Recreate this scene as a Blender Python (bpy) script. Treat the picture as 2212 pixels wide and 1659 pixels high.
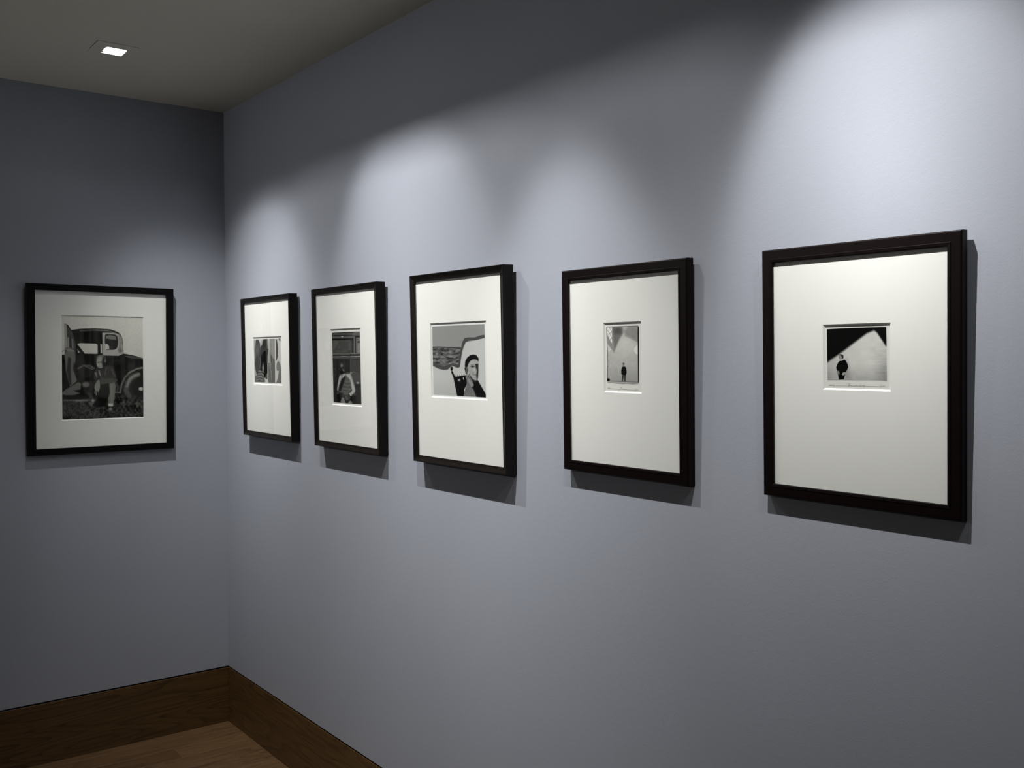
import bpy, math, random
import numpy as np
from mathutils import Matrix, Vector, Euler
S = bpy.context.scene
for o in list(bpy.data.objects):
    bpy.data.objects.remove(o)
COL = S.collection
random.seed(4)

# ------------------------------------------------------------------ camera
YAW, PITCH, ROLL, FPX = 0.6526562, -0.0266349, -0.0007866, 2108.13
cam_d = bpy.data.cameras.new('camera'); cam = bpy.data.objects.new('camera', cam_d); COL.objects.link(cam)
cam_d.sensor_fit = 'HORIZONTAL'; cam_d.sensor_width = 36.0; cam_d.lens = FPX * 36.0 / 2212.0
cam_d.clip_start = 0.02
fw = Vector((math.sin(YAW)*math.cos(PITCH), math.cos(YAW)*math.cos(PITCH), math.sin(PITCH)))
rt = Vector((math.cos(YAW), -math.sin(YAW), 0)); up = rt.cross(fw)
r2 = rt*math.cos(ROLL) + up*math.sin(ROLL); u2 = -rt*math.sin(ROLL) + up*math.cos(ROLL)
cam.matrix_world = Matrix(((r2.x, u2.x, -fw.x, -1.5581174), (r2.y, u2.y, -fw.y, -4.0486553),
                           (r2.z, u2.z, -fw.z, 1.5606541), (0, 0, 0, 1)))
S.camera = cam

# ------------------------------------------------------------------ world + exposure
W = bpy.data.worlds.new('world'); S.world = W; W.use_nodes = True
W.node_tree.nodes['Background'].inputs[0].default_value = (0.02, 0.02, 0.022, 1)
W.node_tree.nodes['Background'].inputs[1].default_value = 0.0
S.view_settings.view_transform = 'Standard'; S.view_settings.look = 'None'
S.view_settings.exposure = 0.0; S.view_settings.gamma = 1.0; S.view_settings.use_curve_mapping = False

# downlights: y position, beam tilt from vertical, beam yaw, radiant intensity (W/sr) against angle off the axis,
# first for the aimed beam, then for the wide flood of the same bulb
LX, LZ = -0.6045, 2.622
KNOTS = [0, 3, 6, 9, 12, 14, 16, 18, 20, 22, 24, 26, 28, 31, 35, 40, 46, 54, 70]
LAMPS = [(-0.583,
          (26.0, 24.8, [6.714, 6.513, 5.958, 5.177, 4.326, 3.788, 3.302, 2.878, 2.505, 2.16, 1.811, 1.429, 1.013, 0.426, 0.047, 0.003, 0.0, 0.0, 0.0]),
          (16.6, -7.7, [5.039, 4.962, 4.738, 4.388, 3.941, 3.607, 3.257, 2.901, 2.55, 2.212, 1.893, 1.599, 1.333, 0.992, 0.641, 0.351, 0.162, 0.064, 0.031])),
         (-1.385,
          (37.7, -8.5, [2.154, 2.154, 2.154, 2.154, 2.15, 2.139, 2.109, 2.04, 1.897, 1.641, 1.248, 0.764, 0.33, 0.031, 0.0, 0.0, 0.0, 0.0, 0.0]),
          (19.4, -14.1, [7.441, 7.296, 6.88, 6.245, 5.463, 4.901, 4.334, 3.784, 3.266, 2.794, 2.375, 2.014, 1.71, 1.355, 1.04, 0.83, 0.728, 0.692, 0.686])),
         (-2.170,
          (28.0, -9.0, [5.563, 5.32, 4.726, 4.027, 3.292, 2.705, 1.991, 1.216, 0.557, 0.169, 0.03, 0.003, 0.0, 0.0, 0.0, 0.0, 0.0, 0.0, 0.0]),
          (19.4, 40.0, [6.609, 6.462, 6.043, 5.411, 4.649, 4.112, 3.582, 3.078, 2.617, 2.209, 1.858, 1.565, 1.328, 1.065, 0.849, 0.72, 0.666, 0.651, 0.649])),
         (-2.965,
          (36.2, -13.2, [7.783, 7.45, 6.598, 5.565, 4.64, 4.111, 3.567, 2.866, 1.915, 0.89, 0.22, 0.024, 0.004, 0.001, 0.0, 0.0, 0.0, 0.0, 0.0]),
          (21.8, 40.0, [4.05, 3.951, 3.668, 3.24, 2.725, 2.362, 2.003, 1.663, 1.351, 1.075, 0.837, 0.64, 0.479, 0.301, 0.155, 0.068, 0.032, 0.021, 0.02])),
         (-3.787,
          (34.3, -15.5, [0.0, 0.0, 0.0, 0.0, 0.0, 0.0, 0.0, 0.0, 0.0, 0.0, 0.0, 0.0, 0.0, 0.0, 0.0, 0.0, 0.0, 0.0, 0.0]),
          (20.4, 9.0, [0.987, 0.987, 0.987, 0.987, 0.987, 0.987, 0.987, 0.987, 0.987, 0.987, 0.987, 0.987, 0.987, 0.987, 0.987, 0.987, 0.987, 0.987, 0.987]))]
LIGHT_COL = (1.0, 0.975, 0.955)

# added fill without a fixture, standing in for the rest of the gallery, high on the far side of the room
ad = bpy.data.lights.new('far_side_fill', 'AREA'); ad.shape = 'RECTANGLE'; ad.size = 0.4; ad.size_y = 0.22; ad.energy = 2.8; ad.spread = math.radians(90)
ad.color = (1.0, 0.98, 0.97)
ao = bpy.data.objects.new('far_side_fill', ad); COL.objects.link(ao)
ao.matrix_world = Matrix.Translation((-3.6, -0.22, 2.27)) @ Vector((1, -0.38, 0.0)).to_track_quat('-Z', 'Y').to_matrix().to_4x4()

# ------------------------------------------------------------------ materials
def mat(name):
    m = bpy.data.materials.new(name); m.use_nodes = True
    nt = m.node_tree; b = nt.nodes['Principled BSDF']
    return m, nt, b
def N(nt, t, **kw):
    n = nt.nodes.new(t)
    for k, v in kw.items():
        if k.startswith('i_'): n.inputs[k[2:].replace('_', ' ')].default_value = v
        else: setattr(n, k, v)
    return n
def plain(name, col, rough=0.6, spec=0.5):
    m, nt, b = mat(name)
    b.inputs['Base Color'].default_value = (*col, 1); b.inputs['Roughness'].default_value = rough
    b.inputs['Specular IOR Level'].default_value = spec
    return m
def objcoord(nt, scale=(1, 1, 1)):
    tc = N(nt, 'ShaderNodeTexCoord'); mp = N(nt, 'ShaderNodeMapping')
    mp.inputs['Scale'].default_value = scale
    nt.links.new(tc.outputs['Object'], mp.inputs['Vector'])
    return mp.outputs['Vector']

def wall_material():
    m, nt, b = mat('painted_wall')
    v = objcoord(nt)
    n1 = N(nt, 'ShaderNodeTexNoise'); n1.inputs['Scale'].default_value = 330; n1.inputs['Detail'].default_value = 3
    n2 = N(nt, 'ShaderNodeTexNoise'); n2.inputs['Scale'].default_value = 75; n2.inputs['Detail'].default_value = 4
    n3 = N(nt, 'ShaderNodeTexNoise'); n3.inputs['Scale'].default_value = 1.3; n3.inputs['Detail'].default_value = 2
    for n in (n1, n2, n3): nt.links.new(v, n.inputs['Vector'])
    mx = N(nt, 'ShaderNodeMath', operation='MULTIPLY_ADD'); mx.inputs[1].default_value = 1.4
    nt.links.new(n2.outputs['Fac'], mx.inputs[0]); nt.links.new(n1.outputs['Fac'], mx.inputs[2])
    bp = N(nt, 'ShaderNodeBump'); bp.inputs['Strength'].default_value = 0.20; bp.inputs['Distance'].default_value = 0.0008
    nt.links.new(mx.outputs[0], bp.inputs['Height']); nt.links.new(bp.outputs[0], b.inputs['Normal'])
    cr = N(nt, 'ShaderNodeValToRGB')
    cr.color_ramp.elements[0].position = 0.3; cr.color_ramp.elements[0].color = (0.338, 0.365, 0.418, 1)
    cr.color_ramp.elements[1].position = 0.7; cr.color_ramp.elements[1].color = (0.358, 0.381, 0.436, 1)
    nt.links.new(n3.outputs['Fac'], cr.inputs[0]); nt.links.new(cr.outputs[0], b.inputs['Base Color'])
    b.inputs['Roughness'].default_value = 0.62; b.inputs['Specular IOR Level'].default_value = 0.35
    return m
M_WALL = wall_material()
M_DARK = plain('dark_wall', (0.045, 0.045, 0.05), 0.7)  # for the two unseen walls, colour darkened to reduce bounced light
def ceiling_material():
    m, nt, b = mat('ceiling_paint')
    v = objcoord(nt); n = N(nt, 'ShaderNodeTexNoise'); n.inputs['Scale'].default_value = 160
    nt.links.new(v, n.inputs['Vector'])
    bp = N(nt, 'ShaderNodeBump'); bp.inputs['Strength'].default_value = 0.15; bp.inputs['Distance'].default_value = 0.0008
    nt.links.new(n.outputs['Fac'], bp.inputs['Height']); nt.links.new(bp.outputs[0], b.inputs['Normal'])
    b.inputs['Base Color'].default_value = (0.72, 0.70, 0.60, 1); b.inputs['Roughness'].default_value = 0.8
    return m
M_CEIL = ceiling_material()

def oak(name, c0, c1, axis, rough=0.42, seed=0.0, ring=1.0):
    """oak with long grain streaks and cathedral figure; axis = grain direction; tone varies per board"""
    m, nt, b = mat(name)
    info = N(nt, 'ShaderNodeObjectInfo')
    tc = N(nt, 'ShaderNodeTexCoord'); ad = N(nt, 'ShaderNodeVectorMath', operation='ADD')
    sc = N(nt, 'ShaderNodeVectorMath', operation='SCALE'); sc.inputs[0].default_value = (17.3, 9.1, 5.7)
    nt.links.new(info.outputs['Random'], sc.inputs['Scale'])
    nt.links.new(tc.outputs['Object'], ad.inputs[0]); nt.links.new(sc.outputs[0], ad.inputs[1])
    s_fine = [90, 90, 90]; s_fine[axis] = 2.2
    s_fig = [7, 7, 7]; s_fig[axis] = 0.85
    def mapped(s):
        mp = N(nt, 'ShaderNodeMapping'); mp.inputs['Scale'].default_value = s
        nt.links.new(ad.outputs[0], mp.inputs['Vector']); return mp.outputs[0]
    nf = N(nt, 'ShaderNodeTexNoise'); nf.inputs['Scale'].default_value = 1.6; nf.inputs['Detail'].default_value = 6
    nf.inputs['Roughness'].default_value = 0.65
    nt.links.new(mapped(s_fine), nf.inputs['Vector'])
    ng = N(nt, 'ShaderNodeTexNoise'); ng.inputs['Scale'].default_value = 1.3; ng.inputs['Detail'].default_value = 1.5
    nt.links.new(mapped(s_fig), ng.inputs['Vector'])
    ml = N(nt, 'ShaderNodeMath', operation='MULTIPLY'); ml.inputs[1].default_value = 16 * ring
    nt.links.new(ng.outputs['Fac'], ml.inputs[0])
    fr = N(nt, 'ShaderNodeMath', operation='FRACT'); nt.links.new(ml.outputs[0], fr.inputs[0])
    pw = N(nt, 'ShaderNodeMath', operation='POWER'); pw.inputs[1].default_value = 3.0
    nt.links.new(fr.outputs[0], pw.inputs[0])
    a1 = N(nt, 'ShaderNodeMath', operation='MULTIPLY_ADD'); a1.inputs[1].default_value = -0.30
    nt.links.new(pw.outputs[0], a1.inputs[0]); nt.links.new(nf.outputs['Fac'], a1.inputs[2])
    rn = N(nt, 'ShaderNodeMath', operation='MULTIPLY_ADD'); rn.inputs[1].default_value = 0.26
    nt.links.new(info.outputs['Random'], rn.inputs[0]); nt.links.new(a1.outputs[0], rn.inputs[2])
    cr = N(nt, 'ShaderNodeValToRGB')
    cr.color_ramp.elements[0].position = 0.18; cr.color_ramp.elements[0].color = (*c0, 1)
    cr.color_ramp.elements[1].position = 0.85; cr.color_ramp.elements[1].color = (*c1, 1)
    nt.links.new(rn.outputs[0], cr.inputs[0]); nt.links.new(cr.outputs[0], b.inputs['Base Color'])
    bp = N(nt, 'ShaderNodeBump'); bp.inputs['Strength'].default_value = 0.18; bp.inputs['Distance'].default_value = 0.0006
    nt.links.new(nf.outputs['Fac'], bp.inputs['Height']); nt.links.new(bp.outputs[0], b.inputs['Normal'])
    b.inputs['Roughness'].default_value = rough
    return m
M_FLOOR = oak('oak_floor', (0.052, 0.026, 0.010), (0.140, 0.080, 0.034), 0)
M_BBL = oak('oak_skirting_left', (0.044, 0.0215, 0.0065), (0.135, 0.074, 0.024), 0, ring=0.9)
M_BBR = oak('oak_skirting_right', (0.044, 0.0215, 0.0065), (0.135, 0.074, 0.024), 1, ring=0.9)
M_GAP = plain('shadow_gap_bead', (0.010, 0.010, 0.012), 0.7, 0.2)
M_TRIM = plain('fixture_white', (0.72, 0.70, 0.61), 0.75, 0.2)
M_CAN = plain('fixture_inside', (0.035, 0.035, 0.035), 0.6)
M_METAL = plain('gimbal_metal', (0.25, 0.25, 0.26), 0.35)

def frame_material(name, c, rough, spec=0.14):
    m, nt, b = mat(name)
    tc = N(nt, 'ShaderNodeTexCoord'); mp = N(nt, 'ShaderNodeMapping'); mp.inputs['Scale'].default_value = (9, 9, 60)
    nt.links.new(tc.outputs['Object'], mp.inputs[0])
    n = N(nt, 'ShaderNodeTexNoise'); n.inputs['Scale'].default_value = 6; n.inputs['Detail'].default_value = 5
    nt.links.new(mp.outputs[0], n.inputs['Vector'])
    cr = N(nt, 'ShaderNodeValToRGB')
    cr.color_ramp.elements[0].position = 0.3; cr.color_ramp.elements[0].color = tuple(x*0.75 for x in c) + (1,)
    cr.color_ramp.elements[1].position = 0.7; cr.color_ramp.elements[1].color = tuple(x*1.25 for x in c) + (1,)
    nt.links.new(n.outputs['Fac'], cr.inputs[0]); nt.links.new(cr.outputs[0], b.inputs['Base Color'])
    b.inputs['Roughness'].default_value = rough; b.inputs['Specular IOR Level'].default_value = spec
    return m
M_FBROWN = frame_material('frame_brown_black', (0.0085, 0.0068, 0.0058), 0.36)
M_FRED = frame_material('frame_red_black', (0.0042, 0.0017, 0.0018), 0.42)
M_FBLACK = frame_material('frame_black', (0.0015, 0.0015, 0.0018), 0.45)
M_BACK = plain('backing_board', (0.10, 0.075, 0.05), 0.9)
M_BEVEL = plain('mat_core', (0.86, 0.86, 0.84), 0.8, 0.2)
def mat_board():
    m, nt, b = mat('mat_board')
    n = N(nt, 'ShaderNodeTexNoise'); n.inputs['Scale'].default_value = 500; nt.links.new(objcoord(nt), n.inputs['Vector'])
    bp = N(nt, 'ShaderNodeBump'); bp.inputs['Strength'].default_value = 0.08; bp.inputs['Distance'].default_value = 0.0004
    nt.links.new(n.outputs['Fac'], bp.inputs['Height']); nt.links.new(bp.outputs[0], b.inputs['Normal'])
    b.inputs['Base Color'].default_value = (0.835, 0.825, 0.805, 1); b.inputs['Roughness'].default_value = 0.85
    b.inputs['Specular IOR Level'].default_value = 0.2
    return m
M_MAT = mat_board()
def glass_mat():
    m = bpy.data.materials.new('picture_glass'); m.use_nodes = True; nt = m.node_tree
    nt.nodes.remove(nt.nodes['Principled BSDF']); out = nt.nodes['Material Output']
    fr = N(nt, 'ShaderNodeFresnel'); fr.inputs['IOR'].default_value = 1.36
    tr = N(nt, 'ShaderNodeBsdfTransparent'); tr.inputs[0].default_value = (0.985, 0.993, 0.987, 1)
    gl = N(nt, 'ShaderNodeBsdfGlossy'); gl.inputs['Roughness'].default_value = 0.02
    mx = N(nt, 'ShaderNodeMixShader'); ge = N(nt, 'ShaderNodeNewGeometry')
    iv = N(nt, 'ShaderNodeMath', operation='SUBTRACT'); iv.inputs[0].default_value = 1.0; nt.links.new(ge.outputs['Backfacing'], iv.inputs[1])
    mf = N(nt, 'ShaderNodeMath', operation='MULTIPLY'); nt.links.new(iv.outputs[0], mf.inputs[0]); nt.links.new(fr.outputs[0], mf.inputs[1])
    nt.links.new(mf.outputs[0], mx.inputs[0]); nt.links.new(tr.outputs[0], mx.inputs[1]); nt.links.new(gl.outputs[0], mx.inputs[2])
    nt.links.new(mx.outputs[0], out.inputs['Surface'])
    return m
M_GLASS = glass_mat()
def print_mat():
    m, nt, b = mat('silver_print')
    a = N(nt, 'ShaderNodeVertexColor'); a.layer_name = 'tone'
    nt.links.new(a.outputs['Color'], b.inputs['Base Color'])
    b.inputs['Roughness'].default_value = 0.55; b.inputs['Specular IOR Level'].default_value = 0.05
    return m
M_PRINT = print_mat()
M_INK = plain('pencil_ink', (0.24, 0.235, 0.225), 0.8, 0.1)
m_, nt_, b_ = mat('lamp_glow'); b_.inputs['Base Color'].default_value = (1, 1, 1, 1)
b_.inputs['Emission Color'].default_value = (0.92, 0.95, 1.0, 1); b_.inputs['Emission Strength'].default_value = 9
M_GLOW = m_

# ------------------------------------------------------------------ mesh helpers
def make(name, verts, faces, m, parent=None, mi=None, smooth=False):
    me = bpy.data.meshes.new(name); me.from_pydata([tuple(v) for v in verts], [], faces)
    for x in (m if isinstance(m, (list, tuple)) else [m]): me.materials.append(x)
    if mi: me.polygons.foreach_set('material_index', mi)
    if smooth: me.polygons.foreach_set('use_smooth', [True]*len(me.polygons))
    me.update()
    o = bpy.data.objects.new(name, me); COL.objects.link(o)
    if parent: o.parent = parent
    return o
def box(v, f, x0, x1, y0, y1, z0, z1):
    b = len(v)
    v += [(x0,y0,z0),(x1,y0,z0),(x1,y1,z0),(x0,y1,z0),(x0,y0,z1),(x1,y0,z1),(x1,y1,z1),(x0,y1,z1)]
    f += [(b,b+3,b+2,b+1),(b+4,b+5,b+6,b+7),(b,b+1,b+5,b+4),(b+1,b+2,b+6,b+5),(b+2,b+3,b+7,b+6),(b+3,b,b+4,b+7)]
def board(name, x0, x1, y0, y1, z0, z1, m, parent, e=0.0012, topax=2, sgn=1):
    """box with a small chamfer on the edges of its seen face (axis topax, side sgn)"""
    lo = [x0, y0, z0]; hi = [x1, y1, z1]; a, b = [i for i in range(3) if i != topax]
    face = hi[topax] if sgn > 0 else lo[topax]; back = lo[topax] if sgn > 0 else hi[topax]
    def ring(t, inset):
        r = []
        for (sa, sb) in ((0,0),(1,0),(1,1),(0,1)):
            p = [0,0,0]; p[topax] = t
            p[a] = (lo[a]+inset) if sa == 0 else (hi[a]-inset); p[b] = (lo[b]+inset) if sb == 0 else (hi[b]-inset)
            r.append(tuple(p))
        return r
    v = ring(back, 0) + ring(face - sgn*e, 0) + ring(face, e)
    f = [(0,1,2,3),(8,9,10,11)]
    for k in (0, 4):
        for i in range(4): f.append((k+i, k+(i+1)%4, k+4+(i+1)%4, k+4+i))
    o = make(name, v, f, m, parent)
    import bmesh
    bm = bmesh.new(); bm.from_mesh(o.data); bmesh.ops.recalc_face_normals(bm, faces=bm.faces); bm.to_mesh(o.data); bm.free()
    return o
def empty(name, mw, label=None, cat=None, group=None):
    o = bpy.data.objects.new(name, None); COL.objects.link(o); o.matrix_world = mw
    o.empty_display_size = 0.05
    if label: o['label'] = label
    if cat: o['category'] = cat
    if group: o['group'] = group
    return o

# ------------------------------------------------------------------ room shell
H = 2.6; XL, YB = -3.7, -5.6; ZG = 0.2397; ZB = 0.2330
def struct(o, label=None):
    o['kind'] = 'structure'
    if label: o['label'] = label
    return o
def slab(name, args, m):
    v, f = [], []; box(v, f, *args); return struct(make(name, v, f, m))
slab('wall_left', (XL-0.1, 0.0, 0.0, 0.1, ZG, H), M_WALL)['label'] = 'darker blue grey painted wall holding one framed picture'
slab('wall_right', (0.0, 0.1, YB-0.1, 0.1, ZG, H), M_WALL)['label'] = 'long blue grey painted wall holding five framed pictures in a row'
slab('wall_back', (XL-0.1, 0.1, YB-0.1, YB, 0.0, H), M_DARK)['label'] = 'unseen wall behind the viewer, darkened to cut bounced light'
slab('wall_opposite', (XL-0.1, XL, YB, 0.0, 0.0, H), M_DARK)['label'] = 'unseen wall opposite the picture row, darkened to cut bounced light'

# ceiling with a rectangular cut-out for each downlight trim
TX0, TX1 = -0.6765, -0.5435; TW = 0.075
hx = (TX0-0.0025, TX1+0.0012)
holes = [(L[0]-0.0135-TW-0.0012, L[0]-0.0135+TW+0.0012) for L in LAMPS]
v, f = [], []
box(v, f, XL-0.1, hx[0], YB-0.1, 0.1, H, H+0.012); box(v, f, hx[1], 0.1, YB-0.1, 0.1, H, H+0.012)
ys = 0.1
for a, b in holes:
    box(v, f, hx[0], hx[1], b, ys, H, H+0.012); ys = a
box(v, f, hx[0], hx[1], YB-0.1, ys, H, H+0.012)
struct(make('ceiling', v, f, M_CEIL), 'plain off white ceiling with recessed downlights')
v, f = [], []; box(v, f, XL-0.1, 0.1, YB-0.1, 0.1, H+0.15, H+0.17); 
struct(make('ceiling_void_top', v, f, M_CAN), 'dark upper side of the ceiling void')  # unseen slab closing the void above the ceiling

# floor: sub-floor plus boards running along the left wall
fl = slab('floor', (XL-0.1, 0.1, YB-0.1, 0.1, -0.05, -0.012), M_GAP); fl['label'] = 'oak board floor'
edges = [0.0, -0.0500, -0.1585, -0.2670, -0.3755]
while edges[-1] > YB: edges.append(edges[-1]-0.1085)
for i in range(len(edges)-1):
    y1, y0 = edges[i], max(edges[i+1], YB)
    if y1 - y0 < 0.01: continue
    if i == 2: cuts = [0.0, -0.291, -1.9]
    elif i == 0: cuts = [0.0, -1.35, -2.9]
    else:
        cuts = [0.0, -random.uniform(0.55, 1.7)]
        cuts.append(cuts[-1] - random.uniform(1.2, 1.7))
    cuts = [c for c in cuts if c > XL+0.2] + [XL]
    for k in range(len(cuts)-1):
        board('board', cuts[k+1]+0.0003, cuts[k]-0.0003, y0+0.0004, y1-0.0004, -0.012, 0.0, M_FLOOR, fl, e=0.0004)

# skirting boards, flush with the walls, below a recessed black bead
def skirting(name, segs, wall, m, label):
    v, f = [], []
    if wall == 'left': box(v, f, XL, 0.012, 0.010, 0.022, 0.0, ZG)
    else: box(v, f, 0.010, 0.022, YB, 0.012, 0.0, ZG)
    r = struct(make(name, v, f, M_GAP), label)
    for a, b in segs:
        if wall == 'left': board('board', a, b, 0.0, 0.010, 0.0, ZB, m, r, e=0.0005, topax=1, sgn=-1)
        else: board('board', 0.0, 0.010, a, b, 0.0, ZB, m, r, e=0.0005, topax=0, sgn=-1)
    return r
skirting('baseboard_left', [(-2.2, 0.0), (XL, -2.201)], 'left', M_BBL, 'tall oak skirting under the darker wall, flush with a black shadow gap')
skirting('baseboard_right', [(-1.244, 0.0), (-3.4, -1.245), (YB, -3.401)], 'right', M_BBR, 'tall oak skirting under the long wall, flush with a black shadow gap')

# ------------------------------------------------------------------ downlights
def plate_with_hole(x0, x1, y0, y1, hx0, hx1, hy0, hy1, z0, z1):
    v = []
    for z in (z0, z1):
        v += [(x0,y0,z),(x1,y0,z),(x1,y1,z),(x0,y1,z),(hx0,hy0,z),(hx1,hy0,z),(hx1,hy1,z),(hx0,hy1,z)]
    f = []
    for i in range(4):
        j = (i+1) % 4
        f += [(i, 4+i, 4+j, j), (8+i, 8+j, 12+j, 12+i), (i, j, 8+j, 8+i), (4+i, 12+i, 12+j, 4+j)]
    return v, f
LABELS = ['glowing square recessed ceiling downlight nearest the corner of the room',
          'second recessed ceiling downlight from the corner, above the gap between the pictures',
          'third recessed ceiling downlight from the corner, above the wall',
          'fourth recessed ceiling downlight from the corner, throwing the brightest pool',
          'fifth recessed ceiling downlight from the corner, beside the viewer']
proto = None
def spot(name, parent, loc, tilt, yaw, prof, rad):
    """lamp with the measured photometric profile of a reflector bulb (intensity against angle)"""
    d = bpy.data.lights.new(name, 'SPOT'); d.energy = 4*math.pi; d.color = LIGHT_COL
    d.spot_size = math.radians(150); d.spot_blend = 0.1; d.shadow_soft_size = rad
    d.use_nodes = True; nt = d.node_tree; em = nt.nodes['Emission']
    tc = N(nt, 'ShaderNodeTexCoord'); sp = N(nt, 'ShaderNodeSeparateXYZ'); nt.links.new(tc.outputs['Normal'], sp.inputs[0])
    ab = N(nt, 'ShaderNodeMath', operation='ABSOLUTE'); nt.links.new(sp.outputs['Z'], ab.inputs[0])
    ac = N(nt, 'ShaderNodeMath', operation='ARCCOSINE'); nt.links.new(ab.outputs[0], ac.inputs[0])
    dv = N(nt, 'ShaderNodeMath', operation='DIVIDE'); dv.inputs[1].default_value = math.radians(70); nt.links.new(ac.outputs[0], dv.inputs[0])
    fc = N(nt, 'ShaderNodeFloatCurve'); nt.links.new(dv.outputs[0], fc.inputs['Value'])
    cu = fc.mapping.curves[0]; mx = max(max(prof), 1e-4)
    cu.points[0].location = (0, prof[0]/mx); cu.points[1].location = (1, prof[-1]/mx)
    for k, p in list(zip(KNOTS, prof))[1:-1]: cu.points.new(k/70, p/mx)
    for p in cu.points: p.handle_type = 'AUTO_CLAMPED'
    fc.mapping.update()
    ml = N(nt, 'ShaderNodeMath', operation='MULTIPLY'); ml.inputs[1].default_value = mx; nt.links.new(fc.outputs[0], ml.inputs[0])
    nt.links.new(ml.outputs[0], em.inputs['Strength'])
    o = bpy.data.objects.new(name, d); COL.objects.link(o); o.parent = parent
    t, w = math.radians(tilt), math.radians(yaw)
    a = Vector((math.sin(t)*math.cos(w), math.sin(t)*math.sin(w), -math.cos(t)))
    o.matrix_local = Matrix.Translation(loc) @ a.to_track_quat('-Z', 'Y').to_matrix().to_4x4()
    return o
def build_downlight():
    r = empty('downlight', Matrix.Identity(4))
    ax, ay = 0.0335, 0.0375
    v, f = plate_with_hole(TX0-LX, TX1-LX, -0.0135-TW, -0.0135+TW, -ax, ax, -ay, ay, -0.0012, 0.0012)
    make('trim_plate', v, f, M_TRIM, r)
    v, f = [], []      # open-bottomed can
    x0, x1, y0, y1, z0, z1, t = -0.085, 0.075, -0.105, 0.085, 0.0125, 0.11, 0.003
    for a in ((x0, x1, y0, y0+t, z0, z1), (x0, x1, y1-t, y1, z0, z1), (x0, x0+t, y0, y1, z0, z1), (x1-t, x1, y0, y1, z0, z1), (x0, x1, y0, y1, z1, z1+t)):
        box(v, f, *a)
    make('housing', v, f, M_CAN, r)
    # reflector lamp: open bowl close above the square hole, its inside glowing
    n = 40; prof = [(0.0390, 0.0014), (0.0370, 0.008), (0.0320, 0.016), (0.024, 0.026), (0.013, 0.034), (0.001, 0.037)]
    def bowl(name, d, m, parent, up):
        v, f = [], []
        for rr, z in prof:
            v += [((rr+d)*math.cos(2*math.pi*i/n), (rr+d)*math.sin(2*math.pi*i/n), z+d*0.8) for i in range(n)]
        for k in range(len(prof)-1):
            f += [(k*n+i, k*n+(i+1)%n, (k+1)*n+(i+1)%n, (k+1)*n+i) for i in range(n)]
        return make(name, v, f, m, parent, smooth=True)
    lamp = bowl('lamp', 0.0015, M_METAL, r, 1)
    bowl('reflector', 0.0, M_GLOW, lamp, 1)
    lamp.matrix_local = Matrix.Translation((0.005, 0.004, 0))
    v, f = [], []      # gimbal ring
    for rr, z in ((0.0415, 0.0), (0.0450, 0.0), (0.0450, 0.007), (0.0415, 0.007)):
        v += [(rr*math.cos(2*math.pi*i/n), rr*math.sin(2*math.pi*i/n), z) for i in range(n)]
    for k in range(4):
        f += [(k*n+i, k*n+(i+1)%n, ((k+1)%4)*n+(i+1)%n, ((k+1)%4)*n+i) for i in range(n)]
    g = make('gimbal_ring', v, f, M_METAL, r)
    g.matrix_local = Matrix.Translation((0.005, 0.004, 0.0040))
    return r
def copy_tree(o, parent=None):
    c = o.copy(); COL.objects.link(c); c.parent = parent
    for ch in [x for x in bpy.data.objects if x.parent == o]: copy_tree(ch, c)
    return c
roots = [build_downlight()]
for i in range(1, len(LAMPS)): roots.append(copy_tree(roots[0]))
for i, (r, L) in enumerate(zip(roots, LAMPS)):
    r.matrix_world = Matrix.Translation((LX, L[0], H))
    r['label'] = LABELS[i]; r['category'] = 'ceiling light'; r['group'] = 'recessed downlights along the picture wall'
    spot('beam', r, (0, 0, LZ-H), *L[1], 0.004)
    spot('flood', r, (0, 0, LZ-H), *L[2], 0.004)

# ------------------------------------------------------------------ picture frames
def rail(name, prof, W_, H_, side, m, parent, sx=1.0, sy=1.0):
    """mitred rail; prof = (distance in from the outer edge, height) around the section"""
    n = len(prof); v = []
    for end in (0, 1):
        for t, z in prof:
            tu, tv = t*sx, t*sy
            if side == 0: p = ((tu if end == 0 else W_-tu), tv, z)
            elif side == 1: p = (W_-tu, (tv if end == 0 else H_-tv), z)
            elif side == 2: p = ((W_-tu if end == 0 else tu), H_-tv, z)
            else: p = (tu, (H_-tv if end == 0 else tv), z)
            v.append(p)
    f = [(i, i+n, (i+1) % n + n, (i+1) % n) for i in range(n)]
    f += [tuple(range(n)), tuple(range(2*n-1, n-1, -1))]
    o = make(name, v, f, m, parent)
    import bmesh
    bm = bmesh.new(); bm.from_mesh(o.data); bmesh.ops.recalc_face_normals(bm, faces=bm.faces); bm.to_mesh(o.data); bm.free()
    return o

def lin(c):
    c = np.clip(np.asarray(c, float)/255.0, 0, 1)
    return np.where(c <= 0.04045, c/12.92, ((c+0.055)/1.055)**2.4)

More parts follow.
